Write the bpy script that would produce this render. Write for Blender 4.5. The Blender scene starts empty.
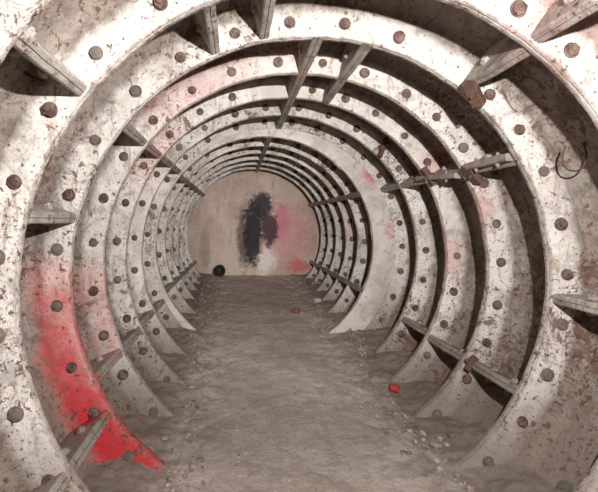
import bpy, bmesh, math, random
from mathutils import Vector, Matrix, noise as mnoise
random.seed(7)
sc = bpy.context.scene
R = 1.25
F = 410.0
CAM = Vector((-0.285*R, 0.0, 0.22*R))
S = 0.5
DA = 1.53
def P(px, py, d):
    return Vector((CAM.x+(px-238)*d/F, d, CAM.z-(py-221)*d/F))
RIN, RSK = 0.945*R, 1.11*R
C2 = (-0.078*R, 0.03*R)
RIN2, RSK2, RB2 = 0.853*R, 0.99*R, 0.91*R
YF = DA+5*S
YEND = DA+11*S
T = 0.027
col = sc.collection

# ---------------------------------------------------------------- node helper
class M:
    def __init__(s, name):
        s.m = bpy.data.materials.new(name); s.m.use_nodes = True
        s.nt = s.m.node_tree; s.nt.nodes.clear()
        s.out = s.nt.nodes.new('ShaderNodeOutputMaterial')
        s.b = s.nt.nodes.new('ShaderNodeBsdfPrincipled')
        s.nt.links.new(s.b.outputs[0], s.out.inputs[0])
        s.geo = s.nt.nodes.new('ShaderNodeNewGeometry').outputs['Position']
        s.b.inputs['Specular IOR Level'].default_value = 0.25
    def put(s, sock, v):
        if isinstance(v, bpy.types.NodeSocket): s.nt.links.new(v, sock)
        else:
            if isinstance(v, (tuple, list, Vector)) and len(v) == 3 and sock.type == 'RGBA': v = (*v, 1)
            sock.default_value = v
    def noise(s, scale, detail=4, rough=.6, dist=0, vec=None, stretch=None, off=None):
        v = vec or s.geo
        if stretch or off:
            mp = s.nt.nodes.new('ShaderNodeMapping'); s.put(mp.inputs[0], v)
            if stretch: mp.inputs['Scale'].default_value = stretch
            if off: mp.inputs['Location'].default_value = off
            v = mp.outputs[0]
        n = s.nt.nodes.new('ShaderNodeTexNoise')
        s.put(n.inputs['Vector'], v); n.inputs['Scale'].default_value = scale
        n.inputs['Detail'].default_value = detail; n.inputs['Roughness'].default_value = rough
        n.inputs['Distortion'].default_value = dist
        return n.outputs['Fac']
    def math(s, op, a, b=0.0, clamp=False):
        n = s.nt.nodes.new('ShaderNodeMath'); n.operation = op; n.use_clamp = clamp
        s.put(n.inputs[0], a); s.put(n.inputs[1], b); return n.outputs[0]
    def ss(s, v, lo, hi, a=0.0, b=1.0):
        n = s.nt.nodes.new('ShaderNodeMapRange'); n.interpolation_type = 'SMOOTHSTEP'
        s.put(n.inputs['Value'], v)
        n.inputs['From Min'].default_value = lo; n.inputs['From Max'].default_value = hi
        n.inputs['To Min'].default_value = a; n.inputs['To Max'].default_value = b
        return n.outputs[0]
    def mix(s, f, a, b, mode='MIX'):
        n = s.nt.nodes.new('ShaderNodeMix'); n.data_type = 'RGBA'; n.blend_type = mode
        s.put(n.inputs[0], f); s.put(n.inputs[6], a); s.put(n.inputs[7], b); return n.outputs[2]
    def blob(s, p, rad, strength=1.0, scale=(1, 1, 1), nz=None, na=0.8, soft=0.5):
        n = s.nt.nodes.new('ShaderNodeVectorMath'); n.operation = 'SUBTRACT'
        s.put(n.inputs[0], s.geo); n.inputs[1].default_value = p
        k = s.nt.nodes.new('ShaderNodeVectorMath'); k.operation = 'DIVIDE'
        s.put(k.inputs[0], n.outputs[0]); k.inputs[1].default_value = tuple(rad*q for q in scale)
        l = s.nt.nodes.new('ShaderNodeVectorMath'); l.operation = 'LENGTH'
        s.put(l.inputs[0], k.outputs[0]); v = l.outputs['Value']
        if nz is not None:
            v = s.math('ADD', v, s.math('MULTIPLY', s.math('SUBTRACT', nz, 0.5), na))
        return s.ss(v, 1-soft, 1+soft*.3, strength, 0.0)
    def bump(s, h, strength=.4, dist=.01):
        n = s.nt.nodes.new('ShaderNodeBump'); n.inputs['Strength'].default_value = strength
        n.inputs['Distance'].default_value = dist; s.put(n.inputs['Height'], h)
        s.put(s.b.inputs['Normal'], n.outputs[0])
    def sepz(s):
        n = s.nt.nodes.new('ShaderNodeSeparateXYZ'); s.put(n.inputs[0], s.geo); return n.outputs

RED = [(55,280,2.03,.13,.35),(57,312,2.03,.12,.55),(62,345,2.03,.13,.75),(72,372,2.03,.12,.8),(84,398,2.03,.12,.9),(98,422,2.03,.12,1.),(114,442,2.03,.12,1.),(131,460,2.03,.12,1.),(147,472,2.03,.10,.95),(112,415,2.25,.10,.6),
       (46,305,1.85,.15,.35),(60,365,1.85,.12,.45)]
PINK = [(96,290,2.45,.22,.45),(170,90,2.4,.28,.3),(215,80,2.6,.25,.22),(105,335,2.4,.20,.55),(155,150,2.9,.3,.22),
        (470,205,2.6,.17,.5),(445,165,2.9,.22,.35),(440,255,3.1,.19,.5),(170,170,3.2,.4,.2),(290,70,2.6,.35,.18),(575,30,1.5,.3,.2),(190,200,5,.6,.22),(340,200,5,.5,.25)]
def graffiti(m, c, vary):
    n = m.noise(5, 6, .75)
    for i, (a, b, d, r, st) in enumerate(PINK):
        c = m.mix(m.blob(P(a, b, d), r, st, nz=n), c, (.60, .27, .26))
    rc = m.mix(m.ss(vary, .42, .68), (.58, .025, .04), (.40, .05, .05))
    for i, (a, b, d, r, st) in enumerate(RED):
        c = m.mix(m.blob(P(a, b, d), r*1.15, st, nz=n, soft=.6, na=1.0), c, rc)
    return c

def paint_mat(name, base, dirty, dirt_amt, rust_lo, patch_lo, fine_lo=.60, rimdirt=False):
    m = M(name)
    n1 = m.noise(2.2, 6, .65); n2 = m.noise(14, 6, .7, .5); n3 = m.noise(60, 5, .75)
    n4 = m.noise(5.5, 8, .75, 1.0, off=(3, 7, 1)); n5 = m.noise(30, 6, .7, .3, off=(9, 2, 4)); n6 = m.noise(1.6, 4, .6, off=(1, 8, 3))
    n7 = m.noise(3.5, 8, .8, 1.5, off=(5, 1, 9))
    n8 = m.noise(18, 6, .7, .4, stretch=(1, 1, .22), off=(2, 6, 0))
    c = m.mix(m.ss(n1, .38, .66), base, tuple(x*.74 for x in base))
    c = m.mix(m.ss(n2, .45, .68, 0, dirt_amt), c, dirty)
    c = m.mix(m.ss(n4, .42, .62, 0, .5), c, dirty)
    c = m.mix(m.ss(n7, .51, .61, 0, .62), c, tuple(x*.56 for x in dirty))
    c = m.mix(m.ss(n8, .54, .66, 0, .6), c, (.27, .18, .135))
    sp = m.sepz()
    rad = m.math('SQRT', m.math('ADD', m.math('MULTIPLY', sp[0], sp[0]), m.math('MULTIPLY', sp[2], sp[2])))
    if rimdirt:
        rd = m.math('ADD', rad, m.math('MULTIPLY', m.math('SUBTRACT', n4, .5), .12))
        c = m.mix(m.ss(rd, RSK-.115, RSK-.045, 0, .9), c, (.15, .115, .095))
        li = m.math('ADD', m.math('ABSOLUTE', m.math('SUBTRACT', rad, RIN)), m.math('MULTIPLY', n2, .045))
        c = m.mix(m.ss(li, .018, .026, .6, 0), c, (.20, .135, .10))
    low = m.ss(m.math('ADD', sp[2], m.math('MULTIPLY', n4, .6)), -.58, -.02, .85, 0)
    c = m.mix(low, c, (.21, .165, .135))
    c = graffiti(m, c, n2)
    reg = m.math('MULTIPLY', m.math('SUBTRACT', n6, .5), .28)
    c = m.mix(m.ss(m.math('ADD', n4, reg), patch_lo, patch_lo+.06, 0, .85), c, (.15, .09, .066))
    c = m.mix(m.ss(m.math('ADD', n5, reg), rust_lo, rust_lo+.05, 0, .9), c, (.11, .052, .038))
    c = m.mix(m.ss(m.math('ADD', n3, reg), fine_lo, fine_lo+.05, 0, .8), c, (.14, .074, .053))
    m.put(m.b.inputs['Base Color'], c)
    m.b.inputs['Roughness'].default_value = .62
    h = m.math('ADD', m.math('MULTIPLY', n2, .8), m.math('ADD', m.math('MULTIPLY', n3, .35), m.math('MULTIPLY', n5, .6)))
    m.bump(h, .65, .016)
    return m.m

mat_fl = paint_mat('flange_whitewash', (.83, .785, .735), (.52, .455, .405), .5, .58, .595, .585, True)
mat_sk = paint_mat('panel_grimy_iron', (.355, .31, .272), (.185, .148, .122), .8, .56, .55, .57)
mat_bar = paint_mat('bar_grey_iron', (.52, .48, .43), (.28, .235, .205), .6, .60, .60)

m = M('bolt_rust')
n = m.noise(30, 4); k = m.noise(3, 2, off=(5, 5, 5))
c = m.mix(m.ss(n, .35, .65), (.085, .045, .037), (.20, .14, .12))
c = m.mix(m.ss(k, .48, .6, 0, .6), c, (.22, .19, .17))
m.put(m.b.inputs['Base Color'], c); m.b.inputs['Roughness'].default_value = .7; m.bump(n, .5, .006)
mat_bolt = m.m
m = M('plug_dark')
m.put(m.b.inputs['Base Color'], m.mix(m.noise(25), (.08, .068, .055), (.16, .14, .115))); m.b.inputs['Roughness'].default_value = .8
mat_plug = m.m

def newobj(name, me, mats, parent=None, smooth=True):
    o = bpy.data.objects.new(name, me); col.objects.link(o)
    for mm in (mats if isinstance(mats, list) else [mats]): me.materials.append(mm)
    if smooth:
        for p in me.polygons: p.use_smooth = True
    if parent: o.parent = parent
    return o
def empty(name):
    e = bpy.data.objects.new(name, None); col.objects.link(e); e.empty_display_size = .1; return e

# ---------------------------------------------------------------- lathe lining
def wob(a, y):
    return mnoise.noise(Vector((math.cos(a)*6, round(y*2)*3.1, math.sin(a)*6)))*.006 + mnoise.noise(Vector((math.cos(a)*22, y*9, math.sin(a)*22)))*.003
def lathe(name, ys, rin, rsk, cx, cz, parent):
    prof = []
    for i in range(len(ys)-1):
        y0, y1 = ys[i]+T, ys[i+1]-T
        g = .004
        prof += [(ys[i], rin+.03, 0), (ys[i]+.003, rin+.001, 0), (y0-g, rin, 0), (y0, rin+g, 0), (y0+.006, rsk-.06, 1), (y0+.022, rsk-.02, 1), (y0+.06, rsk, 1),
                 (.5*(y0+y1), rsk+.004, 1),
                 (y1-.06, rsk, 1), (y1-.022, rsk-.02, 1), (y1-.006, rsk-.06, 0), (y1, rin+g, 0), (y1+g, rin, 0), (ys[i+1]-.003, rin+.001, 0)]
    prof.append((ys[-1], rin+.03, 0))
    N = 224
    vs, fs, mi = [], [], []
    for j, (y, r, _) in enumerate(prof):
        for i in range(N):
            a = 2*math.pi*i/N
            rr = r+wob(a, y)
            vs.append((cx+rr*math.cos(a), y, cz+rr*math.sin(a)))
    for j in range(len(prof)-1):
        for i in range(N):
            i2 = (i+1) % N
            fs.append((j*N+i, j*N+i2, (j+1)*N+i2, (j+1)*N+i)); mi.append(prof[j][2])
    me = bpy.data.meshes.new(name); me.from_pydata(vs, [], fs)
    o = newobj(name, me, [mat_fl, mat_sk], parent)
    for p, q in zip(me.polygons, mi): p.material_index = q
    me.set_sharp_from_angle(angle=math.radians(50))
    return o

lining = empty('tunnel_lining')
ys1 = [DA+S*i for i in range(-6, 6)]
ys2 = [YF+.02+S*i for i in range(0, 7)]
lathe('segment_rings_large', ys1, RIN, RSK, 0, 0, lining)
lathe('segment_rings_small', ys2, RIN2, RSK2, C2[0], C2[1], lining)

# bolts
ANG = [1,12.4,23.8,35,46.3,58,70,82,95,108,121,134,147.5,160.6,174,186.8,200,212.5,225,237,249,349.5,338,326,314,302]
def add_bolt(bm, c, ax, r, h, ang):
    q = ax.to_track_quat('Z', 'Y').to_matrix().to_4x4()
    base = Matrix.Translation(c) @ q @ Matrix.Rotation(ang, 4, 'Z')
    def ring(n, rr, z):
        return [bm.verts.new(base @ Vector((rr*math.cos(2*math.pi*i/n), rr*math.sin(2*math.pi*i/n), z))) for i in range(n)]
    def stack(n, lst):
        prev = None
        for rr, z in lst:
            cur = ring(n, rr, z)
            if prev:
                for i in range(n): bm.faces.new((prev[i], prev[(i+1) % n], cur[(i+1) % n], cur[i]))
            prev = cur
        bm.faces.new(prev)
    stack(14, [(r*1.12, -.006), (r*1.12, h*.14), (r*1.02, h*.2)])
    stack(6, [(r*.95, h*.15), (r*.95, h*.8), (r*.78, h)])
    stack(10, [(r*.45, h*.95), (r*.45, h*1.3), (r*.3, h*1.4)])
def ringbolts(bm, y, rb, cx, cz, sc_=1.0):
    for a in ANG:
        if random.random() < .03: continue
        a = math.radians(a+random.uniform(-.7, .7))
        ax = Vector((random.uniform(-.08, .08), -1, random.uniform(-.08, .08))).normalized()
        s_ = random.uniform(.85, 1.08)*sc_
        add_bolt(bm, Vector((cx+rb*math.cos(a), y-T-.002, cz+rb*math.sin(a))), ax, .028*s_, .018*random.uniform(.6, 1.2), random.uniform(0, 1))
bm = bmesh.new()
for y in ys1[3:]:
    ringbolts(bm, y, R*.998, 0, 0)
for y in ys2[1:]:
    ringbolts(bm, y, RB2, *C2)
me = bpy.data.meshes.new('flange_bolts'); bm.to_mesh(me); bm.free()
newobj('flange_bolts', me, mat_bolt, lining, smooth=False)

# grout plugs in the panels
bm = bmesh.new()
for i in range(len(ys1)-1):
    for a in (176, 200, 128, 60, 342, 320, 15, 100, 152):
        if random.random() < .25: continue
        t = math.radians(a+random.uniform(-2, 2)); y = ys1[i]+S*.5+random.uniform(-.03, .03)
        c = Vector((RSK*math.cos(t), y, RSK*math.sin(t)))
        n_ = Vector((-math.cos(t), 0, -math.sin(t)))
        add_bolt(bm, c+n_*.002, n_, .030, .010, 0)
me = bpy.data.meshes.new('grout_plugs'); bm.to_mesh(me); bm.free()
newobj('grout_plugs', me, mat_plug, lining, smooth=False)

# longitudinal joint flanges (radial plates between rings)
def plate(bm, cx, cz, y0, y1, a, r0, r1, th):
    t = math.radians(a); er = Vector((math.cos(t), 0, math.sin(t))); et = Vector((-math.sin(t), 0, math.cos(t)))
    o = Vector((cx, 0, cz))
    n = 10
    secs = []
    for i in range(n+1):
        y = y0+(y1-y0)*i/n
        w = mnoise.noise(Vector((y*7, a, 0)))*.006
        e = .006
        pts = [(r1, -th*.75), (r0+e, -th*.5), (r0, -th*.5+e), (r0, -.002), (r0+.008, 0), (r0, .002), (r0, th*.5-e), (r0+e, th*.5), (r1, th*.75)]
        secs.append([bm.verts.new(o+er*(p+w)+et*(q+w*.5)+Vector((0, y, 0))) for p, q in pts])
    for i in range(n):
        for k in range(8):
            bm.faces.new((secs[i][k], secs[i][k+1], secs[i+1][k+1], secs[i+1][k]))
    for f in (.3, .7):
        for sd in (-1, 1):
            p = o+er*(r0+(r1-r0)*.4)+et*sd*th*.56+Vector((0, y0+(y1-y0)*f, 0))
            add_bolt(bm, p, et*sd, .022, .018, .3)
seams = []
bm = bmesh.new()
bays1 = {-1: [141, 96, 52, 350, 214], 0: [166, 113, 101, 51, 355, 214], 1: [141, 88, 76, 29, 331, 206], 2: [141, 88, 76, 29, 331, 206],
         3: [141, 88, 29, 332, 205], 4: [141, 88, 29, 205], -2: [166, 88, 29], -3: [141, 76, 29]}
for b, lst in bays1.items():
    for a in lst:
        e = .012 if a in (88, 76) else 0
        plate(bm, 0, 0, DA+b*S+(T if not e else -T*.6), DA+(b+1)*S-T, a, RIN+.004-e, RSK+.002, .05 if not e else .056)
        seams.append((a, DA+(b+1)*S-T, RIN, RSK-.06))
for i in range(6):
    for a in (141, 87, 28, 335, 205): plate(bm, *C2, ys2[i]-T, ys2[i+1]-T, a, RIN2-.006, RSK2+.002, .05)
me = bpy.data.meshes.new('joint_flanges'); bmesh.ops.recalc_face_normals(bm, faces=bm.faces); bm.to_mesh(me); bm.free()
newobj('joint_flanges', me, mat_bar, lining, smooth=False)
# caulked seams across the flange faces where segments meet
bm = bmesh.new()
for (a, y, r0, r1) in seams:
    t = math.radians(a); er = Vector((math.cos(t), 0, math.sin(t))); et = Vector((-math.sin(t), 0, math.cos(t)))
    w0 = .0035
    rr0 = r0+wob(t % (2*math.pi), y)+.004
    q = []
    for k in range(7):
        r = rr0+(r1-rr0)*k/6; j = random.uniform(-.0015, .0015)
        yy = y - .006*(k/6) - .0015
        q.append([bm.verts.new(er*r+et*(w0+j)+Vector((0, yy, 0))), bm.verts.new(er*r+et*(-w0+j)+Vector((0, yy, 0)))])
    for k in range(6): bm.faces.new((q[k][0], q[k][1], q[k+1][1], q[k+1][0]))
me = bpy.data.meshes.new('joint_seams'); bm.to_mesh(me); bm.free()
newobj('joint_seams', me, mat_plug, lining, smooth=False)

# ---------------------------------------------------------------- junction headwall (crescent)
m = M('headwall_whitewash')
n1 = m.noise(3, 6, .7); n2 = m.noise(16, 6, .7); n3 = m.noise(60, 3); n4 = m.noise(6, 7, .75, 1, off=(3, 3, 1))
c = m.mix(m.ss(n1, .35, .7), (.70, .655, .61), (.50, .45, .40))
c = m.mix(m.ss(n4, .5, .62, 0, .55), c, (.36, .30, .255))
g = m.noise(9, 5, .7, 1.5)
c = m.mix(m.math('MULTIPLY', m.ss(g, .44, .50), m.blob(P(378, 172, YF), .17, .95)), c, (.60, .10, .20))
c = m.mix(m.math('MULTIPLY', m.ss(n2, .42, .52), m.blob(P(402, 228, YF), .17, .9, scale=(1, 1, 1.6))), c, (.58, .11, .22))
c = m.mix(m.blob(P(400, 310, YF), .35, .6, nz=n2), c, (.33, .27, .22))
c = m.mix(m.ss(n2, .60, .68, 0, .6), c, (.22, .15, .12))
m.put(m.b.inputs['Base Color'], c); m.b.inputs['Roughness'].default_value = .8; m.bump(m.math('ADD', n2, m.math('MULTIPLY', n3, .4)), .5, .012)
mat_hw = m.m
N = 160; vs = []; fs = []
for k, (rr, cx, cz, y) in enumerate([(RSK+.03, 0, 0, YF-.012), (RIN2+.002, C2[0], C2[1], YF-.012), (RIN2+.002, C2[0], C2[1], YF+.03)]):
    for i in range(N):
        a = 2*math.pi*i/N; vs.append((cx+rr*math.cos(a), y, cz+rr*math.sin(a)))
for k in range(2):
    for i in range(N): fs.append((k*N+i, k*N+(i+1) % N, (k+1)*N+(i+1) % N, (k+1)*N+i))
me = bpy.data.meshes.new('wall_junction'); me.from_pydata(vs, [], fs); newobj('wall_junction', me, mat_hw, smooth=False)

# ---------------------------------------------------------------- end wall
m = M('endwall_graffiti_concrete')
n1 = m.noise(2.5, 6, .7); n2 = m.noise(8, 9, .78, 1.0); n3 = m.noise(40, 3); n8 = m.noise(5, 8, .8, .5, stretch=(2.2, 1, .6)); n9 = m.noise(14, 7, .8, .5, off=(4, 4, 1))
Y = YEND
c = m.mix(m.ss(n1, .35, .65), (.60, .49, .415), (.45, .35, .285))
c = m.mix(m.ss(n8, .52, .66, 0, .6), c, (.30, .21, .165))
def wb(c, px, py, r, s, sc_, colr, na=2.2, soft=.5):
    return m.mix(m.blob(P(px, py, Y), r, s, scale=(sc_[0], 1, sc_[1]), nz=n2, na=na, soft=soft), c, colr)
c = wb(c, 288, 234, .54, .6, (.9, 1.15), (.56, .21, .24))
c = wb(c, 299, 266, .18, .75, (1.2, .75), (.58, .09, .11))
c = wb(c, 263, 259, .28, .85, (.9, .9), (.78, .71, .67))
c = wb(c, 281, 222, .20, .65, (.8, 1.6), (.56, .15, .23))
c = m.mix(m.ss(n9, .54, .64, 0, .45), c, (.36, .25, .20))
c = wb(c, 244, 238, .29, .85, (.5, 2.1), (.10, .075, .07))
c = wb(c, 253, 232, .31, .97, (.6, 2.1), (.03, .026, .03), 1.9, .35)
c = wb(c, 262, 205, .22, .95, (.9, 1.1), (.035, .03, .035), 1.8, .35)
c = wb(c, 269, 228, .21, .92, (.8, 1.6), (.06, .035, .045), 2.1, .35)
c = wb(c, 261, 246, .08, .55, (.5, 2.2), (.50, .24, .26), 1.8)
c = wb(c, 205, 250, .22, .5, (.5, 2.0), (.22, .17, .14))
m.put(m.b.inputs['Base Color'], c); m.b.inputs['Roughness'].default_value = .85; m.bump(m.math('ADD', n2, m.math('MULTIPLY', n3, .3)), .4, .02)
mat_ew = m.m
bm = bmesh.new()
NN = 96; y0 = YEND-.03
ringv = [bm.verts.new((C2[0]+(RSK2+.02)*math.cos(2*math.pi*i/NN), y0, C2[1]+(RSK2+.02)*math.sin(2*math.pi*i/NN))) for i in range(NN)]
f0 = bm.faces.new(ringv)
r_ = bmesh.ops.extrude_face_region(bm, geom=[f0])
bmesh.ops.translate(bm, vec=(0, .15, 0), verts=[v for v in r_['geom'] if isinstance(v, bmesh.types.BMVert)])
def box(bm, lo, hi):
    v = [bm.verts.new((x, y, z)) for x in (lo[0], hi[0]) for y in (lo[1], hi[1]) for z in (lo[2], hi[2])]
    for q in ((0,1,3,2),(4,6,7,5),(0,4,5,1),(2,3,7,6),(0,2,6,4),(1,5,7,3)): bm.faces.new([v[i] for i in q])
zz = P(0, 196, YEND).z
box(bm, (C2[0]-.98, y0-.012, zz-.008), (C2[0]+.98, y0+.01, zz+.008))
bmesh.ops.recalc_face_normals(bm, faces=bm.faces)
me = bpy.data.meshes.new('wall_end'); bm.to_mesh(me); bm.free(); newobj('wall_end', me, mat_ew, smooth=False)

# ---------------------------------------------------------------- floor
def fbase(y):
    pts = [(-2, -.75*R), (3.2, -.75*R), (4.03, -.64*R), (5.2, -.56*R), (7.3, -.515*R)]
    for (a, za), (b, zb) in zip(pts, pts[1:]):
        if y <= b:
            t = max(0, (y-a)/(b-a)); return za+(zb-za)*t
    return pts[-1][1]
def fz(x, y):
    z = sum(fbase(y+o) for o in (-.4, -.2, 0, .2, .4))/5
    u = abs(x+.03)
    z += .10*max(0, u-.45)**1.5
    e = 1+2.2*max(0, min(1, (u-.3)/.4))
    z += mnoise.noise(Vector((x*1.6, y*1.6, 0)))*.02+mnoise.noise(Vector((x*6, y*6, 2)))*.010*e+mnoise.noise(Vector((x*20, y*20, 4)))*.005*e
    return z
def floor_at(px, py):
    d = 2.0
    for _ in range(60):
        p = P(px, py, d); dz = p.z-fz(p.x, d)
        d += dz*F/max(30, py-221)*.5
        d = max(.8, min(6.95, d))
    p = P(px, py, d); return Vector((p.x, d, fz(p.x, d)))
NX, NY = 150, 520; vs = []; fs = []
ya, yb = DA-6*S, YEND-.028
for j in range(NY+1):
    y = ya+(yb-ya)*j/NY
    for i in range(NX+1):
        u = -1+2*i/NX
        if y < YF: x = u*1.12
        else: x = C2[0]+u*1.06
        vs.append((x, y, fz(x, y)))
for j in range(NY):
    for i in range(NX):
        a = j*(NX+1)+i; fs.append((a, a+1, a+NX+2, a+NX+1))
me = bpy.data.meshes.new('floor'); me.from_pydata(vs, [], fs)
m = M('floor_dusty_silt')
n1 = m.noise(1.7, 6, .7); n2 = m.noise(11, 8, .8); n3 = m.noise(48, 6, .85); n4 = m.noise(30, 4, .6, off=(4, 4, 4)); n5 = m.noise(4, 8, .8, .8, off=(7, 1, 2))
c = m.mix(m.ss(n1, .35, .65), (.66, .57, .51), (.52, .435, .38))
c = m.mix(m.ss(n5, .46, .62, 0, .6), c, (.39, .315, .265))
c = m.mix(m.ss(n2, .48, .60, 0, .55), c, (.38, .31, .265))
c = m.mix(m.ss(n4, .62, .66, 0, .5), c, (.72, .66, .60))
c = m.mix(m.ss(n3, .55, .62, 0, .65), c, (.23, .175, .145))
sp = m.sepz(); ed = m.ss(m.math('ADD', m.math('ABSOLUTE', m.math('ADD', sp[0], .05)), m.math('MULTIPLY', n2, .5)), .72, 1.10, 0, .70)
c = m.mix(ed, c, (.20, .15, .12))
m.put(m.b.inputs['Base Color'], c); m.b.inputs['Roughness'].default_value = .95
m.bump(m.math('ADD', n2, m.math('MULTIPLY', n3, .8)), .85, .022)
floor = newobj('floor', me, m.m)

# rubble
def rock(bm, c, r):
    k = bmesh.ops.create_icosphere(bm, subdivisions=1, radius=r)['verts']
    s_ = Vector((random.uniform(.7, 1.3), random.uniform(.7, 1.3), random.uniform(.4, .8)))
    for v in k:
        v.co = Vector((v.co.x*s_.x, v.co.y*s_.y, v.co.z*s_.z))*random.uniform(.75, 1.2)+c
bm = bmesh.new()
for i in range(1500):
    y = random.uniform(1.2, 6.8)
    sd = random.choice((-1, 1))
    zf = fbase(y); r0, cx, cz = (RIN, 0, 0) if y < YF else (RIN2, *C2)
    hw = math.sqrt(max(.01, r0*r0-(zf-cz)**2))
    edge = random.random() < .78
    u = hw*(1-abs(random.gauss(0, .13))) if edge else random.uniform(0, hw)
    x = cx+sd*max(0, u-.02)
    r = random.choice((.005, .006, .008, .010, .014, .018) if edge else (.003, .004, .005, .007)) * random.uniform(.7, 1.2)
    rock(bm, Vector((x, y, fz(x, y)+r*.2)), r)
for (a, b) in ((440,440),(447,446),(436,447),(452,436),(345,325),(335,322),(350,330),(165,440),(175,452)):
    p = floor_at(a, b); rock(bm, p+Vector((0, 0, .008)), .022)
me = bpy.data.meshes.new('rubble'); bm.to_mesh(me); bm.free()
m = M('rubble_stone'); m.put(m.b.inputs['Base Color'], m.mix(m.ss(m.noise(9), .4, .6), (.42, .35, .295), (.19, .145, .12))); m.b.inputs['Roughness'].default_value = .9
newobj('rubble', me, m.m, floor, smooth=False)

# ---------------------------------------------------------------- cans
def simple(name, colr, rough=.5, metal=0):
    m = M(name); n = m.noise(18, 4)
    m.put(m.b.inputs['Base Color'], m.mix(m.ss(n, .4, .7, 0, .6), colr, tuple(x*.45 for x in colr)))
    m.b.inputs['Roughness'].default_value = rough; m.b.inputs['Metallic'].default_value = metal; m.bump(n, .3, .005); return m.m
def can(name, px, py, r, L, mat, yaw):
    bm = bmesh.new(); n = 28
    prof = [(0, .004), (r*.8, .002), (r*.86, 0), (r*.9, .004), (r, .012), (r, L*.3), (r*.93, L*.42), (r*.97, L*.6), (r, L-.014), (r*.86, L-.003), (r*.86, L), (r*.8, L-.004), (0, L-.006)]
    prev = None
    for q, z in prof:
        cur = [bm.verts.new((max(q, .0005)*math.cos(2*math.pi*i/n), max(q, .0005)*math.sin(2*math.pi*i/n), z)) for i in range(n)]
        if prev:
            for i in range(n): bm.faces.new((prev[i], prev[(i+1) % n], cur[(i+1) % n], cur[i]))
        prev = cur
    bmesh.ops.remove_doubles(bm, verts=bm.verts, dist=.0008)
    me = bpy.data.meshes.new(name); bm.to_mesh(me); bm.free()
    o = newobj(name, me, mat); p = floor_at(px, py)
    o.rotation_euler = (math.radians(90), 0, math.radians(yaw)); o.location = p+Vector((0, 0, r*.92)); return o
can('drink_can', 390, 391, .028, .060, simple('can_red', (.42, .045, .04), .6), 60)
can('drink_can', 293, 313, .028, .075, simple('can_brown', (.28, .12, .09), .5), 60)
can('drink_can', 314, 303, .03, .09, simple('can_white', (.6, .56, .52), .35), 110)

# pipe stub at left of the end wall
bm = bmesh.new(); n = 36; c0 = P(220, 269.5, YEND-.03)
prof = [(.085, 0), (.085, -.16), (.10, -.165), (.10, -.20), (.094, -.207), (.078, -.207), (.072, -.20), (.07, -.02), (.0005, -.015)]
prev = None
for q, y in prof:
    cur = [bm.verts.new((q*math.cos(2*math.pi*i/n), y, q*math.sin(2*math.pi*i/n))) for i in range(n)]
    if prev:
        for i in range(n): bm.faces.new((prev[i], prev[(i+1) % n], cur[(i+1) % n], cur[i]))
    prev = cur
me = bpy.data.meshes.new('drain_pipe'); bm.to_mesh(me); bm.free()
o = newobj('drain_pipe', me, simple('pipe_black_iron', (.03, .026, .024), .6)); o.location = c0

# ---------------------------------------------------------------- wire hook, brackets, timbers
def wire(name, pts, r, mat):
    cu = bpy.data.curves.new(name, 'CURVE'); cu.dimensions = '3D'; cu.bevel_depth = r; cu.bevel_resolution = 3; cu.use_fill_caps = True
    s_ = cu.splines.new('NURBS'); s_.points.add(len(pts)-1); s_.use_endpoint_u = True; s_.order_u = 3
    for q, p in zip(s_.points, pts): q.co = (*p, 1)
    cu.materials.append(mat); o = bpy.data.objects.new(name, cu); col.objects.link(o); return o
mat_rust = simple('rust_iron', (.13, .075, .055), .8)
wire('wire_hook', [P(588, 122, 2.0), P(580, 136, 1.90), P(588, 156, 1.87), P(582, 171, 1.85), P(566, 171, 1.85), P(561, 156, 1.86), P(566, 146, 1.86)], .004, mat_rust)
wire('loose_cable', [P(0, 52, 1.45), P(18, 68, 1.46), P(32, 78, 1.47), P(44, 82, 1.48)], .006, mat_rust)

mat_tim = simple('timber_grey', (.34, .29, .25), .85)
def beam(name, a, b, w, h, mat, bolts=2, parent=None):
    a, b = Vector(a), Vector(b); d = (b-a); L = d.length
    bm = bmesh.new(); e = min(w, h)*.15; n = 8; prev = None
    pr = [(-w/2+e, -h/2), (w/2-e, -h/2), (w/2, -h/2+e), (w/2, h/2-e), (w/2-e, h/2), (-w/2+e, h/2), (-w/2, h/2-e), (-w/2, -h/2+e)]
    for i in range(n+1):
        z = L*i/n
        cur = [bm.verts.new((x+random.uniform(-.0015, .0015), y+random.uniform(-.0015, .0015), z)) for x, y in pr]
        if prev:
            for k in range(8): bm.faces.new((prev[k], prev[(k+1) % 8], cur[(k+1) % 8], cur[k]))
        else: bm.faces.new(cur[::-1])
        prev = cur
    bm.faces.new(prev)
    for i in range(bolts):
        z = L*(i+.5)/bolts
        add_bolt(bm, Vector((0, -h/2, z)), Vector((0, -1, 0)), min(w, h)*.28, .015, .2)
        add_bolt(bm, Vector((0, h/2, z)), Vector((0, 1, 0)), min(w, h)*.28, .015, .2)
    me = bpy.data.meshes.new(name); bm.to_mesh(me); bm.free()
    o = newobj(name, me, mat, smooth=False, parent=parent)
    o.rotation_mode = 'QUATERNION'; o.rotation_quaternion = d.to_track_quat('Z', 'Y'); o.location = a; return o
def PR(ang, r, y):
    t = math.radians(ang); return Vector((r*math.cos(t), y, r*math.sin(t)))
beam('timber_packer_1', PR(30.5, RIN-.002, 2.07), PR(30.5, RIN-.002, 2.46), .045, .04, mat_tim, 2, lining)
beam('timber_packer_2', PR(28.5, RIN-.002, 2.60), PR(30.5, RIN-.002, 3.12), .045, .035, mat_tim, 2, lining)
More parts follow.
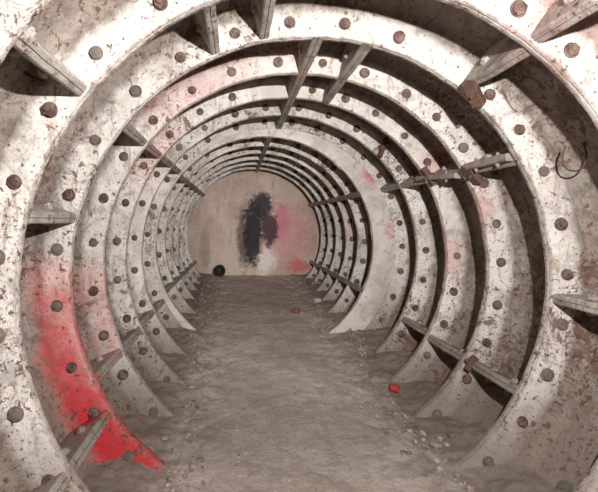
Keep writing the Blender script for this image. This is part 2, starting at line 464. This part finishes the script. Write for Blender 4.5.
beam('rusty_clamp_1', PR(52, RIN+.0, 1.93), PR(46, RIN-.01, 1.99), .06, .04, mat_rust, 1, lining)
beam('rusty_clamp_2', PR(31, RIN-.01, 2.44), PR(25, RIN+.02, 2.46), .06, .04, mat_rust, 1, lining)
beam('rusty_clamp_3', PR(27, RIN+.0, 2.94), PR(34, RIN+.0, 2.96), .06, .04, mat_rust, 1, lining)
beam('rusty_clamp_4', PR(333, RIN+.0, 2.44), PR(329, RIN+.01, 2.46), .05, .035, mat_rust, 1, lining)
br = empty('hanging_bracket')
o = beam('arm', P(386, 138, 3.46), P(380, 157, 3.44), .035, .03, mat_rust, 1); o.parent = br
o = wire('strap', [P(392, 132, 3.49), P(386, 136, 3.47), P(384, 146, 3.45)], .008, mat_rust); o.parent = br

# ---------------------------------------------------------------- lights
def spot(name, loc, tgt, e, ang, blend=1, size=.02, c=(1, .965, .93)):
    l = bpy.data.lights.new(name, 'SPOT'); l.energy = e; l.spot_size = math.radians(ang); l.spot_blend = blend
    l.shadow_soft_size = size; l.color = c
    o = bpy.data.objects.new(name, l); col.objects.link(o); o.location = loc
    o.rotation_euler = (Vector(tgt)-Vector(loc)).to_track_quat('-Z', 'Y').to_euler(); return o
LP = (.15, .16, .72)
spot('flash_wide', LP, (-.15, 4, -.5), 250, 150, .7)
spot('flash_mid', LP, (-.1, 6, -.2), 290, 62, 1)
spot('flash_narrow', LP, (-.12, 7, .1), 640, 26, 1)
w = bpy.data.worlds.new('World'); sc.world = w; w.use_nodes = True
w.node_tree.nodes['Background'].inputs[0].default_value = (1, .95, .9, 1)
w.node_tree.nodes['Background'].inputs[1].default_value = .08

cam = bpy.data.cameras.new('camera'); co = bpy.data.objects.new('camera', cam); col.objects.link(co)
co.location = CAM; co.rotation_euler = (math.radians(90), 0, 0)
cam.sensor_width = 36; cam.lens = 36*F/598; cam.shift_x = 61/598; cam.shift_y = -25/598; cam.clip_start = .02
sc.camera = co
sc.view_settings.view_transform = 'Standard'
